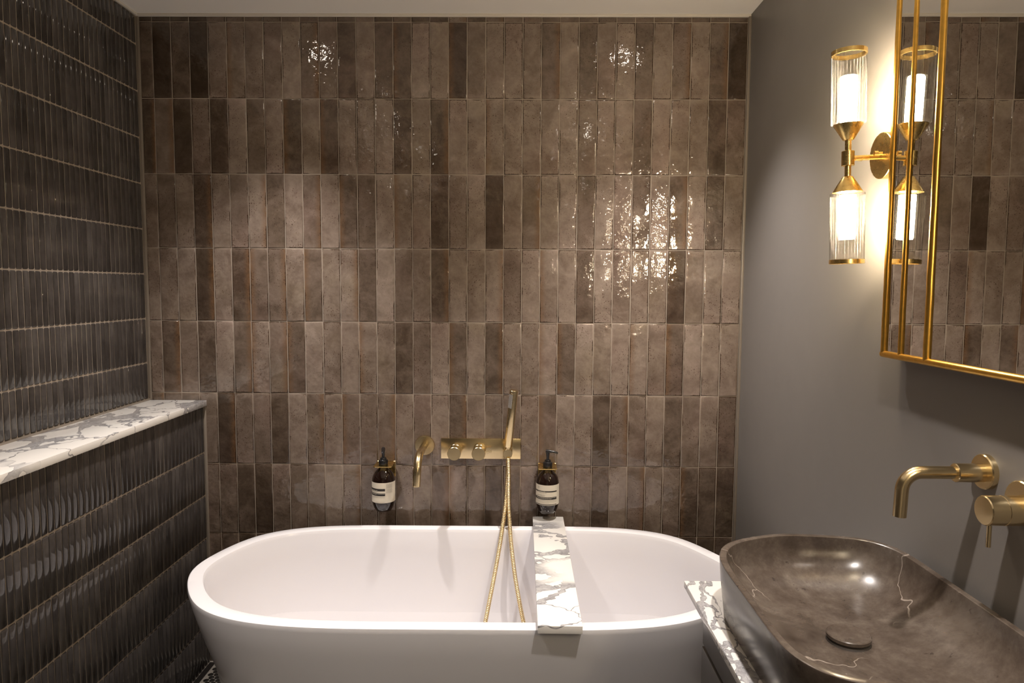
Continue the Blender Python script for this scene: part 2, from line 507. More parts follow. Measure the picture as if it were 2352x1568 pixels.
# tone per tile as read from the wall, glaze tone with some light falloff baked in: left sliver, 32 full columns, right sliver.  q / r = rusty left / right edge
TONES = [
 "1.5 1.6 1.6 1.5 3 3 3.1 3 3 3 3 2.2 3.4 2 3.1 2.2 2.2 3.8r 2.3 3.2r 3.2 3.2 2.8 3 2.9 3.1 2.9 3 2.8 2.8 2.3 2.6 2.4 2.4r",
 "2.4 1.3 2.3 1.2 3.3 3.2q 3.3 3.1 4 3r 3.1 2.1 3.8 2.5 2.3q 4 4 1.5q 3.4 4 3.7 3.5 2.7r 4 2.4 3.6 3.9 2.8 3.8 2.9r 3.8 2.6r 1.2 3r",
 "1.8r 3.3r 1.5 3.2 1.9 4 3 3.7 2.1q 3.7 2.2q 3.9 3.8 3.9 2.3 3.8 2.3r 4 4 3.8q 3.8 3.7 3.8 4.4 3.5 4.1 4.1 2.8 4.4 3.7 3.6 2.1 2.9 3r",
 "3.2 2.8 3.8 1.9r 3.7 3.3 3.9r 2.8 4 3.3r 4 2.6q 2.8 4.2 3.6q 3.6 2 3.4 4 1.8 3.8 3.2r 4.2 4.2 3.0 4 3.6 2.8 3.9 2.8r 4.2 2.5 3.4 3.5",
 "3.5 3.4 3.6 1.4r 3.6 2.1r 2.9q 3r 3.6 2.9q 3.9 3.9r 2.6 4.4 3 3.4 2.4r 3.9 3.7 4.3r 3.1 4.1 4q 4 2.6 4 3.2 3.6 3.8 1.8 3.4 4 4.1 3.4",
 "3.3 2.1r 3.0 2.2 3.8 2.8r 3.8q 3.3r 2.7q 4.2 3.5 3.9 3.8q 3.5 2.1 3.1 4.1 2.8q 4 2.3r 3.7 3.6 4.3q 2.8q 4.2 3.6 4.2 4q 3.6 2.5q 4.2 4.1 3.9 3.4r",
 "2.6r 2.8 3 3.3 1.5r 3.3 3.0 2.0 3.8 3.3r 3.8 3q 3 3r 3.6 3.3 4 2.4r 3.7 3.3 3.2 3.7 3.0q 4.1 3.9 2.2 3r 3.2 3.7 2.5 3.2 3.5 2.6 3.3",
 "3 3 3 2.9 3.0 2.1 1.6 3.1 2.9 3.4 4.2 3.9r 3.6 2.7 3.9 3.9 3.2r 3.9q 4 3 3 3.9 3.2 3.9 3.6 2.3 4 3r 3.5 3 2q 2.3 1.7 2.5r",
 "2.5 2.5 2.5 2.8 2.4 1.6 2 2.6 2.6 2.6 2.6 2.6 2.6 2.6 2.6 2.6 2.6 2.6 2.6 2.6 2.6 2.6 2.6 2.6 2.6 2.6 2.6 2.2 2.6 2.8 1.3 1.7 2 2.2",
]
rt = random.Random(11)
G = .0021
xr_edge = XR-.0085
for row, s in enumerate(TONES):
    vals = s.split()
    ztop = Z0 - (row-1)*VP if row > 0 else ZT-.008
    zbot = Z0 - row*VP
    for c, v in enumerate(vals):
        ru = v[-1] if v[-1] in 'qr' else ''
        tone = float(v.rstrip('qr'))
        if c == 0: xa, xb = XL+.0075, X0
        elif c == 33: xa, xb = X0+32*P, xr_edge+.002
        else: xa, xb = X0+(c-1)*P, X0+c*P
        # behind the low wall, or wholly hidden by the bath: not built
        if row >= 7 and c <= 2: continue
        if row == 6 and c <= 2: zbot_ = max(zbot, LEDGE-.004)
        else: zbot_ = zbot
        if row == 8 and 7 < c < 28: continue
        if xb-xa < .006: continue
        wd, ht = xb-xa-G, ztop-zbot_-G*(1.1 if row else .6)
        o = bpy.data.objects.new('tile', get_tile(wd, ht)); link(o, wall_back)
        o.location = ((xa+xb)/2+rt.uniform(-.0003, .0003), D+.0065+rt.uniform(0, .0009), (ztop+zbot_)/2+rt.uniform(-.0004, .0004))
        o.rotation_euler = (rt.uniform(-.0032, .0032), rt.uniform(-.0018, .0018), rt.uniform(-.008, .008))
        t = (tone-1)/4*.82+.06
        o.color = (t, (.55 if ru == 'q' else 0), (.6 if ru == 'r' else 0), 1)

# ------------------------------------------------------------------ charcoal strip tiles (left wall, low wall)
Q = .0232; KP = .1526
def strip_mesh(name, wd, ht, th=.0065, crown=.0030):
    """thin upright strip lying in YZ facing +X, rounded across its width"""
    nx = 10
    V = []; Fc = []
    zs = [(-ht/2, .40), (-ht/2+.004, 1), (ht/2-.004, 1), (ht/2, .40)]
    for z, k in zs:
        for i in range(nx+1):
            u = (-1, -.95, -.86, -.62, -.32, 0, .32, .62, .86, .95, 1)[i]
            V.append((th*.35 + (th*.28+crown*(.52+.48*(1-u*u)-(.40 if abs(u) > .99 else .13 if abs(u) > .9 else 0)))*k, u*wd/2, z))
    for j in range(len(zs)-1):
        for i in range(nx):
            a = j*(nx+1)+i
            Fc.append((a, a+1, a+nx+2, a+nx+1))
    s = len(V)
    for z in (-ht/2, ht/2):
        for u in (-1, 1): V.append((-.001, u*wd/2, z))
    n1 = nx+1; top = (len(zs)-1)*n1
    Fc.append((s, s+2)+tuple(j*n1 for j in range(len(zs)-1, -1, -1)))
    Fc.append((s+1, s+3)+tuple(j*n1+nx for j in range(len(zs)-1, -1, -1)))
    Fc.append((s, s+1)+tuple(range(nx, -1, -1)))
    Fc.append((s+2, s+3)+tuple(range(top+nx, top-1, -1)))
    return V, Fc

def strip_me(wd, ht, cache={}):
    k = (round(wd, 4), round(ht, 4))
    if k not in cache:
        V, Fc = strip_mesh('strip_tile', wd, ht)
        me = bpy.data.meshes.new('strip_tile'); me.from_pydata(V, [], Fc); me.update(); me.materials.append(M_STRIP); fixn(me)
        me.polygons.foreach_set('use_smooth', [i < 30 for i in range(len(me.polygons))])
        cache[k] = me
    return cache[k]

def strip_wall(parent, xface, ystart, y_single, y_far, zrows, gx, first_off):
    """individual strips from the back corner out to y_single, joined ones beyond"""
    BV = []; BF = []
    rs = random.Random(5+int(xface*100))
    for (za, zb, ys) in zrows:
        y = ystart; k = 0
        while y > y_far:
            wdt = first_off if k == 0 else Q
            ya, yb = y-wdt, y
            cy, cz = (ya+yb)/2, (za+zb)/2
            wd, ht = wdt-gx, (zb-za)-.0036
            if wd > .003:
                lx = xface-.0068+rs.uniform(-.0004, .0004)
                if ya > ys:
                    o = bpy.data.objects.new('strip_tile', strip_me(wd, ht)); link(o, parent)
                    o.location = (lx, cy, cz); o.rotation_euler = (rs.gauss(0, .0008), rs.gauss(0, .002), rs.gauss(0, .02))
                else:
                    V, Fc = strip_mesh('s', wd, ht); n = len(BV)
                    BV += [(lx+a, cy+b, cz+c) for a, b, c in V]; BF += [tuple(i+n for i in f) for f in Fc]
            y = ya; k += 1
    b = mk('strip_tile', BV, BF, M_STRIP, parent); fixn(b.data)
    b.data.polygons.foreach_set('use_smooth', [True]*len(b.data.polygons)); sharp(b, 50)
    b['kind'] = 'stuff'; b.name = 'strip_tiles_beyond'

zl = [.7995-k*KP+H for k in range(8)]
rows_l = [(zl[0], ZT-.006, 1.72)] + [(zl[i+1], zl[i], 1.72) for i in range(7)] + [(LEDGE+.004, zl[7], 1.70)]
strip_wall(wall_left, XL, D-.006, 0, -1.2, rows_l, .0026, .0345-.006)
zh = [-.5831-k*KP+H for k in range(5)]
rows_h = [(zh[0], LEDGE-.021, 1.49)] + [(zh[i+1], zh[i], y) for i, y in enumerate((1.50, 1.56, 1.72, 1.88))] + [(0.0, zh[4], 2.02)]
strip_wall(wall_low, XH, D-.006, 0, -.6, rows_h, .0026, .017)

# ------------------------------------------------------------------ floor mosaic
border_x = -1.072
def penny_mesh(r=.0096, n=12, h=.0012):
    V = []; Fc = []
    for rr, z in ((r, .0), (r, h*.7), (r*.93, h)):
        for i in range(n):
            a = 2*PI*i/n; V.append((rr*math.cos(a), rr*math.sin(a), z))
    for j in range(2):
        for i in range(n):
            k = (i+1) % n; Fc.append((j*n+i, j*n+k, (j+1)*n+k, (j+1)*n+i))
    Fc.append(tuple(2*n+i for i in range(n)))
    return V, Fc
pv, pf = penny_mesh()
pme = bpy.data.meshes.new('penny_tile'); pme.from_pydata(pv, [], pf); pme.materials.append(M_PENNY); pme.update(); fixn(pme)
BV = []; BF = []
pitch = .0205; j = 0; yy = 2.33
while yy > -.6:
    xx = border_x+.014+(pitch/2 if j % 2 else 0)
    while xx < .72:
        vis = xx < -.80 and 1.98 < yy and xx < -.80+(2.33-yy)*-.3
        if vis:
            o = bpy.data.objects.new('penny_tile', pme); link(o, floor); o.location = (xx, yy, .0001)
        elif -.95 > xx or yy < 1.5:
            n = len(BV); BV += [(xx+a, yy+b, c) for a, b, c in pv]; BF += [tuple(i+n for i in f) for f in pf]
        xx += pitch
    yy -= pitch*.866; j += 1
b = mk('penny_tiles_beyond', BV, BF, M_PENNY, floor); b['kind'] = 'stuff'; fixn(b.data)
y = 2.372
while y > .4:      # black border strips along the low wall
    o = box('border_tile', (XH+.001, y-.146, 0), (border_x-.0025, y, .0016), M_BORDER, floor, bevel=.0005, seg=1)
    y -= .1485

# ------------------------------------------------------------------ marble shelf on the low wall
sh = box('marble_shelf', (-(XH-XL)/2-.005, -1.62, -.010), ((XH-XL)/2+.005, .0, .010), M_MARBLE_A, bevel=.0012)
sh.location = ((XL+XH)/2+.0035+.002, D-.0015, LEDGE-.010)
tag(sh, 'long white marble shelf with grey veins capping the low charcoal tiled wall', 'shelf')

# ------------------------------------------------------------------ outlines for the bath and basin
def outline(c, cx, cy, A, B, n=240):
    pts = []
    for i in range(720):
        t = 2*PI*i/720
        r = c[0]; k = 1
        for j in range(1, len(c), 2):
            r += c[j]*math.cos(k*t)+c[j+1]*math.sin(k*t); k += 1
        pts.append((cx+A*r*math.cos(t), cy+B*r*math.sin(t)))
    pts = sorted(set(pts))                     # convex hull, then even spacing
    def half(ps):
        h = []
        for p in ps:
            while len(h) >= 2 and (h[-1][0]-h[-2][0])*(p[1]-h[-2][1])-(h[-1][1]-h[-2][1])*(p[0]-h[-2][0]) <= 0: h.pop()
            h.append(p)
        return h
    lo = half(pts); hi = half(pts[::-1]); hull = lo[:-1]+hi[:-1]
    Ls = [0]; m = len(hull)
    for i in range(m):
        a, b = hull[i], hull[(i+1) % m]; Ls.append(Ls[-1]+math.hypot(b[0]-a[0], b[1]-a[1]))
    out = []; j = 0
    for i in range(n):
        s = Ls[-1]*i/n
        while Ls[j+1] < s: j += 1
        u = (s-Ls[j])/(Ls[j+1]-Ls[j]); a, b = hull[j], hull[(j+1) % m]
        out.append((a[0]+(b[0]-a[0])*u, a[1]+(b[1]-a[1])*u))
    for _ in range(30):
        out = [((out[i-1][0]+2*out[i][0]+out[(i+1) % n][0])/4, (out[i-1][1]+2*out[i][1]+out[(i+1) % n][1])/4) for i in range(n)]
    return out

def loft(name, ol, cx, cy, rings, mat, parent=None, close_first=False, close_last=True, flip=False):
    """rings: (inset in metres, z, extra_x_scale, extra_y_scale)"""
    A = max(abs(p[0]-cx) for p in ol); B = max(abs(p[1]-cy) for p in ol)
    V = []; Fc = []; n = len(ol)
    for ins, z, kx, ky in rings:
        for x, y in ol:
            V.append((cx+(x-cx)*(1-ins/A)*kx, cy+(y-cy)*(1-ins/B)*ky, z))
    for j in range(len(rings)-1):
        for i in range(n):
            k = (i+1) % n
            Fc.append((j*n+i, j*n+k, (j+1)*n+k, (j+1)*n+i))
    if close_last: Fc.append(tuple((len(rings)-1)*n+i for i in range(n)))
    if close_first: Fc.append(tuple(i for i in range(n-1, -1, -1)))
    o = mk(name, V, Fc, mat, parent); fixn(o.data); return sharp(o, 28)

BATH_C = [1.09586, -0.01135, 0.03696, 0.00108, 0.00215, 0.00299, 0.00666, -0.07343, -0.00612, 0.00903, -0.01222, 0.02856, -0.00053, 0.00282, -3e-05, 0.01202, 0.00022]
bo = outline(BATH_C, -.14, 1.935, .755, .352)
ZR = -.808+H
bc = (-.14, 1.945)
rings = [(.0, .0, .785, .575), (.0, .006, .79, .58)]
for i in range(1, 9):
    t = i/8; k = 1-(1-t)**1.12
    rings.append((0, .006+(ZR-.014-.006)*t, .79+.21*k, .58+.42*k))
rings += [(0, ZR-.006, 1, 1), (.0012, ZR-.0015, 1, 1), (.004, ZR, 1, 1), (.036, ZR, 1, 1), (.039, ZR-.0012, 1, 1), (.0405, ZR-.005, 1, 1), (.043, ZR-.012, 1, 1)]
zb = -1.235+H
for i in range(1, 15):
    a = i/14*PI/2
    # inner wall slopes in, then sweeps into the floor of the tub
    rings.append((.043+.075*math.sin(a*.6)/math.sin(PI/2*.6)*.6 + .09*(1-math.cos(a))**1.6, ZR-.012-(ZR-.012-zb)*math.sin(a)**.9, 1, 1))
rings.append((.20, zb-.003, 1, 1))
tub = loft('tub_body', bo, bc[0], bc[1], rings, M_BATH, close_first=True)
bath = empty('bathtub', (bc[0], bc[1], 0))
tag(bath, 'white freestanding oval bathtub standing in front of the brown tiled wall', 'bathtub')
tub.parent = bath; tub.matrix_parent_inverse = Matrix.Translation((-bc[0], -bc[1], 0))
wst = lathe('waste_cap', [(0, 0), (.033, 0), (.035, .003), (.033, .006), (0, .007)], M_BRASS, origin=(-.2, 1.94, zb-.003))
wst.parent = bath; wst.matrix_parent_inverse = Matrix.Translation((-bc[0], -bc[1], 0))

def attach(ch, root):
    ch.parent = root
    ch.matrix_parent_inverse = Matrix.Translation(-Vector(root.location))
    return ch

# ------------------------------------------------------------------ marble tray across the bath
tr = box('bath_tray', (-.0525, -.389, -.0095), (.0525, .389, .0095), M_MARBLE_B, bevel=.0010)
tr.location = (.1005, 1.958, ZR+.0100)
tr.rotation_euler = (0, 0, -.003)
tag(tr, 'white marble bath tray with grey veins laid across the white bathtub', 'tray')

# ------------------------------------------------------------------ bath spout on the back wall
DW = D-.001
sp = empty('bath_spout', (-.327, DW, -.551+H))
tag(sp, 'brushed brass bath spout bending down from a round wall plate', 'tap')
attach(lathe('wall_plate', [(0, 0), (.0345, 0), (.0345, .006), (.0330, .0085), (.0150, .0090), (0, .0090)], M_BRASS, origin=(-.327, DW, -.551+H), axis=(0, -1, 0), n=64), sp)
pts = [(-.327, DW-.004, -.551+H), (-.327, DW-.10, -.551+H)]
cyp, czp, rb = DW-.115, -.551+H-.060, .060
for i in range(1, 13):
    a = PI/2*i/12
    pts.append((-.327-.002*i/12, cyp-rb*math.sin(a), czp+rb*math.cos(a)))
pts.append((-.331, cyp-rb-.001, -.643+H))
attach(tube('spout_pipe', pts, .0128, M_BRASS, n=32), sp)
attach(lathe('outlet_ring', [(.0095, 0), (.0128, 0), (.0128, .004), (.0095, .004), (.0095, 0)], M_BRASS, origin=(-.331, cyp-rb-.001, -.6465+H)), sp)

# ------------------------------------------------------------------ mixer plate with knobs and hand shower
mx = empty('bath_mixer', (-.1315, DW, -.561+H))
tag(mx, 'brass wall mixer plate with two round knobs and shower outlet', 'tap')
pl = box('mixer_plate', (-.270, DW-.0062, -.5965+H), (.0065, DW+.002, -.5255+H), M_BRASS, bevel=.0007)
attach(pl, mx)
for kx, lev in ((-.2185, False), (-.1360, True)):
    z = -.5630+H
    kn = lathe('knob', [(0, .078), (.0218, .078), (.0230, .0768), (.0228, .0385), (.0220, .0378), (.0220, .0366), (.0228, .0358), (.0228, 0.004), (0, .004)], M_BRASS, origin=(kx, DW, z), axis=(0, -1, 0), n=64)
    attach(kn, mx)
    if lev:
        lv = tube('lever', [(kx+.020, DW-.055, z+.001), (kx+.0440, DW-.055, z+.0040)], .0040, M_BRASS, n=16)
        attach(lv, mx)
hx, hy, hz = -.0375, DW-.055, -.566+H
attach(lathe('shower_outlet', [(0, .060), (.0150, .060), (.0158, .059), (.0158, .004), (0, .004)], M_BRASS, origin=(hx, DW, hz), axis=(0, -1, 0), n=48), mx)

hs = empty('hand_shower', (hx, hy, hz))
tag(hs, 'slim brass hand shower standing upright on the mixer outlet', 'hand shower')
hb = Vector((hx, hy+.006, hz+.012)); ht = Vector((hx+.0185, hy-.012, hz+.205))
ax = (ht-hb).normalized()
attach(tube('connector', [hb-ax*.004, hb+ax*.0125], .0095, M_BRASS, n=24), hs)
# stick handle with a flat spray face cut in its upper front-left side
nb = 40; V = []; Fc = []
side = ax.cross(Vector((0, 1, 0))).normalized()          # towards +x
front = side.cross(ax).normalized()
if front.y > 0: front = -front
fdir = (front*.72 + side*.69).normalized()
stn = [(.011, .0130, 0), (.012, .0138, 0), (.0130, .0142, 0), (.142, .0142, 0), (.1445, .0142, .45), (.147, .0142, 1), (.1965, .0142, 1), (.198, .0142, .5), (.1995, .0142, 0), (.2085, .0142, 0), (.2095, .0134, 0)]
for s, r, cut in stn:
    for i in range(nb):
        a = 2*PI*i/nb
        d = side*math.cos(a)+front*math.sin(a)
        p_ = d*r
        f_ = p_.dot(fdir); lim = .0142*(1-.20*cut)
        if f_ > lim: p_ = p_ - fdir*(f_-lim)
        V.append(hb+ax*s+p_)
m_ = len(stn)
for j in range(m_-1):
    for i in range(nb):
        k = (i+1) % nb; Fc.append((j*nb+i, j*nb+k, (j+1)*nb+k, (j+1)*nb+i))
Fc.append(tuple(range(nb-1, -1, -1))); Fc.append(tuple((m_-1)*nb+i for i in range(nb)))
o = mk('handle', V, Fc, M_BRASS); fixn(o.data); sharp(o, 30); attach(o, hs)
tang = ax.cross(fdir).normalized()
fc = hb+ax*.172+fdir*(.0142*.80+.0002)
V = []; Fc = []
for (a, b2) in ((-1, -1), (1, -1), (1, 1), (-1, 1)):
    V.append(fc+tang*a*.0080+ax*b2*.0235)
for (a, b2) in ((-1, -1), (1, -1), (1, 1), (-1, 1)):
    V.append(fc+tang*a*.0077+ax*b2*.0232+fdir*.0008)
Fc = [(4, 5, 6, 7), (0, 1, 5, 4), (1, 2, 6, 5), (2, 3, 7, 6), (3, 0, 4, 7), (3, 2, 1, 0)]
sf = mk('spray_face', V, Fc, M_CHROME); fixn(sf.data); attach(sf, hs); sf['label'] = 'grey nozzle plate'
V = []; Fc = []
for i in range(12):
    for j in range(4):
        c = fc+ax*(-.0205+.0037*i)+tang*(-.0060+.0034*j+(.0021 if i % 2 else 0))+fdir*.0008
        n = len(V)
        for k in range(6):
            a = PI/3*k; V.append(c+(ax*math.cos(a)+tang*math.sin(a))*.00085)
        V.append(c+fdir*.0009)
        for k in range(6): Fc.append((n+k, n+(k+1) % 6, n+6))
nzz = mk('nozzle', V, Fc, M_NOZ, None); fixn(nzz.data); nzz['kind'] = 'stuff'
nzz.parent = sf; nzz.matrix_parent_inverse = Matrix.Identity(4)

def ribbed_hose(ctrl, r=.0077, pitch=.0052):
    P_ = catmull(ctrl, 24)
    S = [0]
    for a, b2 in zip(P_[:-1], P_[1:]): S.append(S[-1]+(b2-a).length)
    tot = S[-1]; m = int(tot/pitch*4); pts = []; rad = []; j = 0
    for i in range(m+1):
        s = tot*i/m
        while j < len(S)-2 and S[j+1] < s: j += 1
        u = (s-S[j])/max(1e-9, S[j+1]-S[j]); pts.append(P_[j].lerp(P_[j+1], u))
        rad.append(r*(1, .95, .74, .95)[i % 4])
    return tube('shower_hose', pts, r, M_BRASS, n=10, radii=rad)
hz0 = hz-.018
hose = ribbed_hose([(hx+.001, hy-.001, hz0), (hx+.000, hy-.006, hz0-.045), (hx-.003, hy-.020, hz0-.11), (hx-.009, hy-.045, hz0-.17), (hx-.022, hy-.085, hz0-.26),
        (hx-.040, hy-.12, hz0-.36), (hx-.058, hy-.15, hz0-.45), (hx-.075, hy-.18, hz0-.54), (hx-.085, hy-.23, zb+.03), (hx-.06, hy-.32, zb+.010), (hx-.0, hy-.36, zb+.010), (hx+.055, hy-.30, zb+.010),
        (hx+.072, hy-.22, zb+.035), (hx+.066, hy-.18, hz0-.54), (hx+.046, hy-.15, hz0-.45), (hx+.028, hy-.12, hz0-.36), (hx+.014, hy-.085, hz0-.26), (hx+.006, hy-.045, hz0-.17), (hx+.004, hy-.028, hz0-.11), (hx+.004, hy-.018, hz0-.045), (hx+.002, hy-.012, hz0+.006)])
hose.name = 'shower_hose'
tag(hose, 'long ribbed brass shower hose hanging in a loop into the bath', 'hose')

# ------------------------------------------------------------------ bottles in brass brackets
def bottle(name, x, zneck, label, side_nozzle, glabel):
    yc = DW-.058; z0 = zneck-.152
    b_ = empty(name, (x, yc, z0))
    tag(b_, label, 'bottle', 'amber pump bottles on the tiled wall')
    prof = [(0, .002), (.020, .0), (.026, .0015), (.0315, .010), (.0365, .024), (.0385, .036), (.0388, .050), (.0388, .100), (.0380, .112), (.0345, .124), (.0275, .135), (.0195, .143), (.0150, .148), (.0140, .152), (.0140, .156), (0, .156)]
    attach(lathe('bottle_body', prof, M_AMBER, origin=(x, yc, z0), n=64, ang=60), b_)
    attach(lathe('pump_collar', [(0, .155), (.0150, .155), (.0158, .1565), (.0158, .172), (.0150, .174), (.0105, .1765), (.0105, .181), (.0092, .183), (.0040, .184), (.0040, .190), (0, .190)], M_BLACK, origin=(x, yc, z0), n=40), b_)
    attach(lathe('pump_stem', [(0, .184), (.0045, .184), (.0050, .198), (.0065, .208), (.0062, .2145), (0, .2160)], M_BLACK, origin=(x, yc, z0), n=24), b_)
    d = Vector((1, -.12, 0)).normalized() if side_nozzle else Vector((.10, -1, 0)).normalized()
    c0 = Vector((x, yc, z0+.2105))
    pp = [c0-d*.007+Vector((0, 0, .001)), c0+d*.004+Vector((0, 0, .001)), c0+d*.020, c0+d*.031-Vector((0, 0, .0025)), c0+d*.034-Vector((0, 0, .0050))]
    attach(tube('nozzle', pp, .004, M_BLACK, n=16, radii=[.0062, .0060, .0040, .0034, .0028]), b_)
    # wrap-around paper label
    zt, zbm = z0+.1045, z0+.0355
    V = []; Fc = []; n = 64
    for i in range(n):
        a = 2*PI*i/n
        for z in (zbm, zt):
            rr = .0393
            V.append((x+rr*math.cos(a), yc+rr*math.sin(a), z))
    for i in range(n):
        k = (i+1) % n; Fc.append((2*i, 2*k, 2*k+1, 2*i+1))
    lb = mk('paper_label', V, Fc, M_LABEL, smooth=True); fixn(lb.data); attach(lb, b_)
    lb['label'] = 'cream printed label'
    return b_, x, yc, z0

def on_label(name, root, x, yc, polys, mat, r=.0395):
    """polys: list of lists of (s, z): s is the arc length to the right of the label front"""
    V = []; Fc = []
    for p in polys:
        n = len(V)
        for s, z in p:
            a = -PI/2 + s/r
            V.append((x+r*math.cos(a), yc+r*math.sin(a), z))
        Fc.append(tuple(range(n, n+len(p))))
    o = mk(name, V, Fc, mat)
    attach(o, root)
    return o

def bar(sa, sb, za, zc):
    out = []; m = max(1, int((sb-sa)/.003))
    for i in range(m):
        u, v = sa+(sb-sa)*i/m, sa+(sb-sa)*(i+1)/m
        out.append([(u, za), (v, za), (v, zc), (u, zc)])
    return out

def dashes(sa, sb, z, h, rnd):
    out = []; s = sa
    while s < sb:
        l_ = rnd.uniform(.0012, .0042); e = min(sb, s+l_)
        out.append([(s, z), (e, z), (e, z+h), (s, z+h)])
        s = e+.0008
    return out

def label_text(name, root, x, yc, txt, s0, z, size, mat, r=.0398):
    cu = bpy.data.curves.new(name, 'FONT'); cu.body = txt; cu.size = size; cu.resolution_u = 2
    ob = bpy.data.objects.new(name, cu); COL.objects.link(ob)
    dg = bpy.context.evaluated_depsgraph_get()
    me = bpy.data.meshes.new_from_object(ob.evaluated_get(dg))
    bpy.data.objects.remove(ob, do_unlink=True)
    for v in me.vertices:
        a = -PI/2+(s0+v.co.x)/r; zz = z+v.co.y
        v.co = (x+r*math.cos(a), yc+r*math.sin(a), zz)
    me.materials.clear(); me.materials.append(mat)
    o = bpy.data.objects.new(name, me); COL.objects.link(o); attach(o, root)
    return o

rl = random.Random(3)
ZNB = -.6125+H
bl = bottle('soap_bottle', -.461, ZNB, 'amber pump bottle left of the brass spout, nozzle pointing forward', False, '')
br = bottle('soap_bottle', .0985, ZNB-.003, 'amber pump bottle above the marble tray, nozzle pointing right', True, '')
root, x, yc, z0 = bl
on_label('print_bar', root, x, yc, bar(-.052, .0125, z0+.0765, z0+.0845)+bar(-.052, .0125, z0+.0600, z0+.0690), M_INK)
ps = []
for i, z in enumerate((.0745, .0720)): ps += dashes(-.050, -.012-.006*i, z0+z-.0005, .0008, rl)
for i, z in enumerate((.0572, .0545)): ps += dashes(-.050, .0110, z0+z-.0005, .0008, rl)
ps += dashes(-.020, .012, z0+.0385, .0010, rl)
for k in range(14): ps += dashes(.0165, .040, z0+.0985-.0021*k-(.0018 if k > 6 else 0), .0007, rl)
on_label('print_lines', root, x, yc, ps, M_GREYINK, .0396)
on_label('print_lines', root, x, yc, dashes(-.045, -.014, z0+.0782, .0012, rl)+dashes(-.045, .011, z0+.0663, .0008, rl)+dashes(-.045, -.018, z0+.0645, .0008, rl), M_LABEL, .0398)
root, x, yc, z0 = br
on_label('print_bar', root, x, yc, bar(-.056, .0340, z0+.0810, z0+.0850)+bar(-.056, .0335, z0+.0555, z0+.0640)+bar(-.056, .0335, z0+.0372, z0+.0395), M_INK)
label_text('printed_text', root, x, yc, 'aromatique Hand Balm', -.0385, z0+.0820, .0032, M_LABEL)
label_text('printed_text', root, x, yc, 'Baume aromatique pour les mains', -.0460, z0+.0775, .0030, M_INK)
label_text('printed_text', root, x, yc, 'Orange, Bergamot Rind', -.0400, z0+.0700, .0031, M_INK)
label_text('printed_text', root, x, yc, 'Orange, écorce de bergamote', -.0460, z0+.0667, .0029, M_INK)
ps = []
for k in range(4): ps += dashes(-.050, (.033 if k < 3 else .004), z0+.0528-.0030*k, .0007, rl)
on_label('print_lines', root, x, yc, ps, M_GREYINK, .0396)
on_label('print_lines', root, x, yc, dashes(-.045, .032, z0+.0612, .0009, rl)+dashes(-.045, .012, z0+.0585, .0009, rl), M_LABEL, .0398)
# small round crest high on the left of the right-hand label
crest = []
for i in range(12):
    a, b2 = 2*PI*i/12, 2*PI*(i+1)/12; cx_, cz_ = -.0345, z0+.0955
    crest.append([(cx_+.0030*math.cos(a), cz_+.0030*math.sin(a)), (cx_+.0030*math.cos(b2), cz_+.0030*math.sin(b2)), (cx_+.0021*math.cos(b2), cz_+.0021*math.sin(b2)), (cx_+.0021*math.cos(a), cz_+.0021*math.sin(a))])
on_label('crest', root, x, yc, crest, M_GREYINK, .0396)

def bracket(x, zneck, label):
    b_ = empty('bottle_bracket', (x, DW, zneck))
    tag(b_, label, 'bracket', 'brass bottle brackets on the tiled wall')
    # square shelf plate with a round hole for the bottle neck
    yc = DW-.058; hw = .0310; ya, yb = DW, DW-.082; zt, zl_ = zneck+.0020, zneck-.0006
    n = 32; V = []; Fc = []
    for z in (zt, zl_):
        for i in range(n):
            a = 2*PI*i/n; c_, s_ = math.cos(a), math.sin(a)
            V.append((x+.0168*c_, yc+.0168*s_, z))
        for i in range(n):
            a = 2*PI*i/n; c_, s_ = math.cos(a), math.sin(a)
            k = 1/max(abs(c_)/hw, (s_ if s_ > 0 else 0)/(ya-yc)+1e-9, (-s_ if s_ < 0 else 0)/(yc-yb)+1e-9)
            V.append((x+k*c_, yc+k*s_, z))
    for i in range(n):
        j = (i+1) % n
        Fc += [(i, j, n+j, n+i), (2*n+i, 3*n+i, 3*n+j, 2*n+j), (n+i, n+j, 3*n+j, 3*n+i), (i, 2*n+i, 2*n+j, j)]
    o = mk('shelf_plate', V, Fc, M_BRASS2); fixn(o.data); attach(o, b_)
    attach(box('back_plate', (x-hw, DW-.0030, zneck-.052), (x+hw, DW, zneck+.0020), M_BRASS2, bevel=.0005, seg=1), b_)
    for sx in (-.016, .016):
        attach(lathe('screw', [(0, .0030), (.0034, .0030), (.0034, .0042), (0, .0048)], M_BRASS, origin=(x+sx, DW, zneck-.030), axis=(0, -1, 0), n=16), b_)
bracket(-.461, ZNB+.0025, 'square brass bracket holding the bottle left of the spout')
bracket(.0985, ZNB-.0005, 'square brass bracket holding the bottle above the marble tray')

# ------------------------------------------------------------------ vanity, counter, basin
ZC = -.611+H
YV0, YV1 = .78, 1.418
vn = empty('vanity_cabinet', ((.375+XR)/2, 1.09, 0))
tag(vn, 'grey lacquered vanity cabinet with drawers under the veined marble counter', 'cabinet')
ZG = -.720+H; YE = 1.362
attach(box('carcass', (.392, YV0, .18), (XR-.001, YE-.002, ZC-.0145), M_CAB, bevel=.0015), vn)
attach(box('top_rail', (.3745, YV0, ZG+.0035), (.3925, YE, ZC-.0145), M_CAB, bevel=.0010), vn)
attach(box('shadow_gap', (.386, YV0+.002, .20), (.3921, YE-.003, ZG+.006), M_GAP), vn)
attach(box('drawer_front', (.3730, YV0, ZG-.262), (.3905, YE, ZG-.0025), M_CAB, bevel=.0012), vn)
attach(box('drawer_front', (.3730, YV0, .185), (.3905, YE, ZG-.268), M_CAB, bevel=.0012), vn)
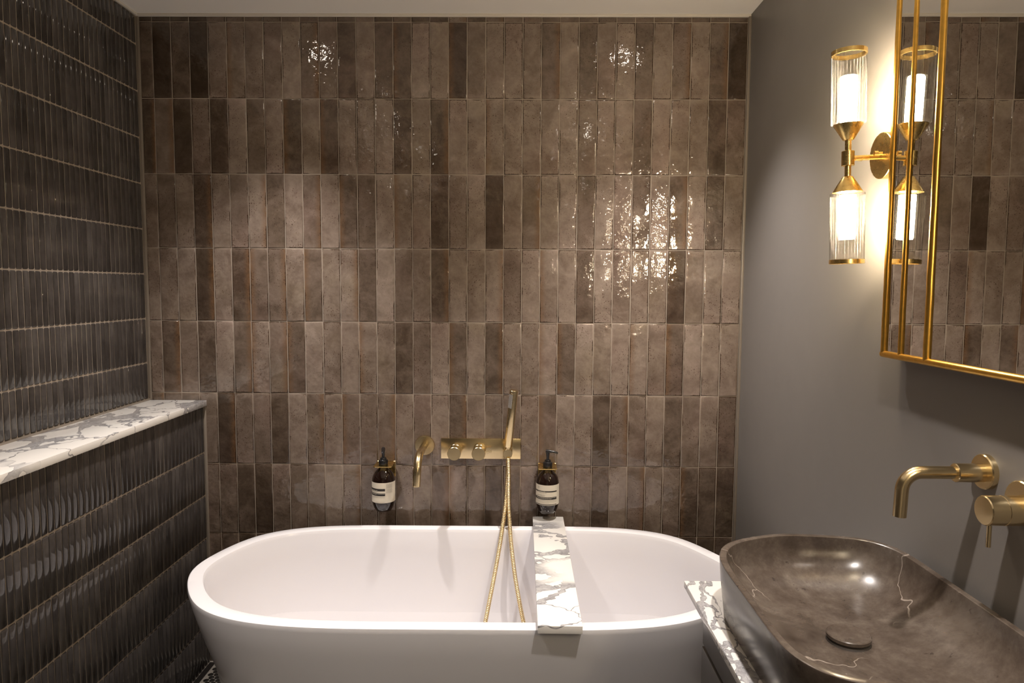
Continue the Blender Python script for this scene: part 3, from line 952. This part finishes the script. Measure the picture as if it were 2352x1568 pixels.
ct = box('marble_counter', (-.205, -.32, -.007), (.205, .32, .007), M_MARBLE_C, bevel=.0010)
ct.location = (XR-.206+.0005, 1.098, ZC-.007)
tag(ct, 'white marble counter with dense grey veins on the grey vanity', 'worktop')

SINK_C = [1.10096, 0.00917, -0.01073, -0.01344, 0.00998, -0.0207, -0.00939, -0.1114, -0.00526, -0.01348, 0.00564, -0.02411, -0.0128, 0.0039, 0.00061, 0.01624, -0.0015]
so = outline(SINK_C, .555, 1.116, .184, .271)
ZS = -.500+H; zi = ZC+.022
rings = [(.012, ZC+.0004, 1, 1), (.0095, ZC+.006, 1, 1), (.003, ZS-.045, 1, 1), (0, ZS-.003, 1, 1), (.0006, ZS-.0008, 1, 1), (.002, ZS, 1, 1), (.0108, ZS, 1, 1), (.0122, ZS-.0010, 1, 1), (.0130, ZS-.0035, 1, 1)]
for i in range(1, 17):
    a = i/16*PI/2
    rings.append((.0130+.112*(1-math.cos(a))**1.15+.012*math.sin(a), ZS-.0035-(ZS-.0035-zi-.004)*math.sin(a)**.95, 1, 1))
rings.append((.150, zi+.001, 1, 1))
basin = empty('stone_basin', (.555, 1.116, ZC))
tag(basin, 'dark brown stone vessel basin with pale veins on the marble counter', 'basin')
body = loft('basin_bowl', so, .555, 1.116, rings, M_STONE, close_first=True)
attach(body, basin)
dcx, dcy = .553, 1.128
attach(lathe('drain_ring', [(.0250, -.001), (.0340, -.001), (.0340, .0035), (.0255, .0050), (.0250, -.001)], M_NOZ, origin=(dcx, dcy, zi+.001), n=48), basin)
dc = attach(lathe('drain_cover', [(0, .006), (.0335, .006), (.0350, .0080), (.0350, .0128), (.0335, .0142), (.0305, .0138), (0, .0134)], M_STONE, origin=(dcx, dcy, zi+.001), n=64), basin)
dc['label'] = 'round stone drain cover'

# ------------------------------------------------------------------ wall-mounted basin tap (spout + valve)
zt_ = -.296+H; yt = 1.1155
ws = empty('basin_spout', (XR, yt, zt_))
tag(ws, 'brass wall spout with long elbow reaching over the stone basin', 'tap')
attach(lathe('wall_plate', [(0, 0), (.0285, 0), (.0285, .008), (.0270, .0098), (0, .0098)], M_BRASS, origin=(XR, yt, zt_+.002), axis=(-1, 0, 0), n=64), ws)
attach(lathe('collar', [(0, .0), (.0152, .0), (.0152, .050), (.0140, .0512), (0, .0512)], M_BRASS, origin=(XR-.002, yt, zt_), axis=(-1, 0, 0), n=48), ws)
pts = [(XR-.03, yt, zt_), (.660, yt, zt_)]
rb = .030
for i in range(1, 13):
    a = PI/2*i/12
    pts.append((.652-rb*math.sin(a), yt, zt_-rb+rb*math.cos(a)))
pts.append((.6205, yt, -.3690+H))
attach(tube('spout_pipe', pts, .0103, M_BRASS, n=32), ws)
zk = -.3300+H; yk = 1.028
wv = empty('basin_valve', (XR, yk, zk))
tag(wv, 'cylindrical brass valve handle with thin downward pin beside the basin spout', 'tap')
attach(lathe('wall_plate', [(0, 0), (.0330, 0), (.0330, .008), (.0315, .0098), (0, .0098)], M_BRASS, origin=(XR, yk, zk+.012), axis=(-1, 0, 0), n=64), wv)
attach(lathe('handle', [(0, .0), (.0222, .0), (.0222, .0325), (.0214, .0332), (.0214, .0345), (.0222, .0352), (.0222, .0585), (.0210, .0600), (0, .0600)], M_BRASS, origin=(XR-.002, yk, zk), axis=(-1, 0, 0), n=64), wv)
attach(tube('lever_pin', [(.7065, yk, zk-.018), (.7065, yk, zk-.056)], .0034, M_BRASS, n=16), wv)

# ------------------------------------------------------------------ wall lamps
def sconce(loc, tilt, label):
    root = empty('wall_lamp', loc)
    tag(root, label, 'lamp')
    X, Y, Z = .0, .0, .0          # column centre is the origin
    S = 1.0
    def A(o): o.parent = root; return o
    wallx = (XR-loc[0])/.945
    A(lathe('backplate', [(0, 0), (.0480, 0), (.0490, -.001), (.0490, -.0260), (0, -.0260)][::-1], M_BRASS2, origin=(wallx-.0262, 0, .004), axis=(-1, 0, 0), n=72))
    A(tube('arm', [(.004, 0, 0), (wallx-.024, 0, .002)], .0058, M_BRASS2, n=24))
    for s_ in (-1, 1):
        A(lathe('thumb_screw', [(0, 0), (.0022, 0), (.0022, .010), (.0048, .0105), (.0048, .018), (0, .0185)], M_BRASS2, origin=(wallx-.040, s_*.034, .004), axis=(-1, 0, 0), n=20))
    A(lathe('collar', [(0, -.0155), (.0125, -.0155), (.0130, -.0150), (.0130, .0150), (.0125, .0155), (0, .0155)], M_BRASS2, n=48))
    # ribbed glass cross-section
    nf = 30
    for s_ in (1, -1):
        ax_ = (0, 0, s_)
        A(lathe('stem', [(0, .012), (.0065, .012), (.0065, .042), (0, .042)], M_BRASS2, axis=ax_, n=24))
        A(lathe('cone', [(0, .0385), (.0100, .0385), (.0113, .0395), (.0300, .0705), (.0305, .0720), (.0290, .0722), (0, .0722)], M_BRASS2, axis=ax_, n=56))
        V = []; Fc = []; n = nf*6
        for (r, h) in ((.0330, .0735), (.0334, .0765), (.0334, .2190), (.0306, .2190), (.0306, .0765)):
            for i in range(n):
                a = 2*PI*i/n
                rr = r+(.0019*abs(math.cos(nf*a/2)) if r > .031 else 0)
                V.append((rr*math.cos(a), rr*math.sin(a), s_*h))
        for j in range(4):
            for i in range(n):
                k = (i+1) % n; Fc.append((j*n+i, j*n+k, (j+1)*n+k, (j+1)*n+i))
        g = mk('ribbed_glass', V, Fc, M_GLASS, smooth=True); fixn(g.data); A(g)
        A(lathe('rim_band', [(.0350, .2165), (.0356, .2165), (.0356, .2255), (.0322, .2255), (.0322, .2165), (.0350, .2165)], M_BRASS2, axis=ax_, n=64))
        bu = A(lathe('bulb', [(0, .078), (.0165, .078), (.0165, .1690), (.0150, .1725), (0, .1730)], M_BULB, axis=ax_, n=32))
        bu['label'] = 'glowing tubular bulb'
        A(lathe('inner_glass', [(.0205, .0735), (.0211, .0735), (.0211, .1720), (.0205, .1720), (.0205, .0735)], M_DIFF, axis=ax_, n=48))
    root.rotation_euler = tilt
    root.scale = (.945, .945, .945)
    return root
sconce((.667, 1.452, .264+H), (0, -.030, 0), 'brass wall lamp with ribbed glass tubes left of the gold mirror')
sconce((.667, .270, .264+H), (0, .0, 0), 'brass wall lamp with ribbed glass tubes right of the gold mirror')

# ------------------------------------------------------------------ mirror
MX = .7300
MY0, MY1 = .325, 1.3990; MZ0, MZ1 = -.1300+H, .70+H
mr = empty('wall_mirror', (XR, (MY0+MY1)/2, (MZ0+MZ1)/2))
tag(mr, 'tall gold framed mirror with panelled sides on the grey wall', 'mirror')
bars_y = [MY1, 1.3380, 1.2510, MY0+MY1-1.2510, MY0+MY1-1.3380, MY0]
def wob(a, b, n=60, amp=.0005, seed=0):
    a, b = Vector(a), Vector(b)
    return [a.lerp(b, i/n)+Vector((mnoise.noise(Vector((i*.35+seed, 0, 0)))*amp, mnoise.noise(Vector((i*.35+seed, 5, 0)))*amp, mnoise.noise(Vector((i*.35, 9+seed, 0)))*amp*.5)) for i in range(n+1)]
xm = MX+.0004
for i, y in enumerate(bars_y):
    r = .0062 if i in (0, 5) else (.0052 if i in (1, 4) else .0068)
    P_ = wob((xm, y, MZ0), (xm, y, MZ1), seed=i*7.3)
    attach(tube('frame_upright', P_, r, M_GILT, n=14), mr)
for z in (MZ0, MZ1):
    attach(tube('frame_rail', wob((xm, MY1+.004, z), (xm, MY0-.004, z), seed=z*31), .0066, M_GILT, n=14), mr)
tilts = [(.0, .030, .004), (.0, .026, -.004), (.0, .020, .002), (.0, .024, .003), (.0, .03, -.002)]
for i in range(5):
    ya, yb = bars_y[i+1], bars_y[i]
    g = box('mirror_panel', (0, -(yb-ya)/2+.003, -(MZ1-MZ0)/2+.003), (.004, (yb-ya)/2-.003, (MZ1-MZ0)/2-.003), M_MIRROR, bevel=.0012, seg=1)
    g.parent = mr
    g.location = (MX-XR, (ya+yb)/2-(MY0+MY1)/2, 0)
    g.rotation_euler = (0, tilts[i][1]*-.10, tilts[i][2]*.4)
attach(box('backing_board', (XR-.015, MY0+.012, MZ0+.012), (XR-.001, MY1-.012, MZ1-.012), M_GAP), mr)

# ------------------------------------------------------------------ recessed downlights
DL_WHERE = {(True, 2.0): 'above the left end of the bath by the tiled wall', (False, 2.0): 'above the right end of the bath by the tiled wall',
            (True, .8): 'in the middle row, on the charcoal tiled side', (False, .8): 'in the middle row, above the basin side',
            (True, -.4): 'nearest the door, on the charcoal tiled side', (False, -.4): 'nearest the door, on the mirror side'}
for (x, y) in DOWNLIGHTS:
    r_ = lathe('ceiling_downlight', [(.0300, .004), (.0310, -.0030), (.0430, -.0015), (.0440, .001), (.0300, .004)], M_CEIL, origin=(0, 0, 0), n=40)
    r_.location = (x, y, ZT)
    tag(r_, 'recessed ceiling downlight ' + DL_WHERE[(x < 0, round(y, 1))], 'lamp', 'downlights in the ceiling')
    le = lathe('lens', [(0, -.0004), (.0300, -.0004), (.0300, .003), (0, .003)], M_LENS, n=32)
    le.parent = r_
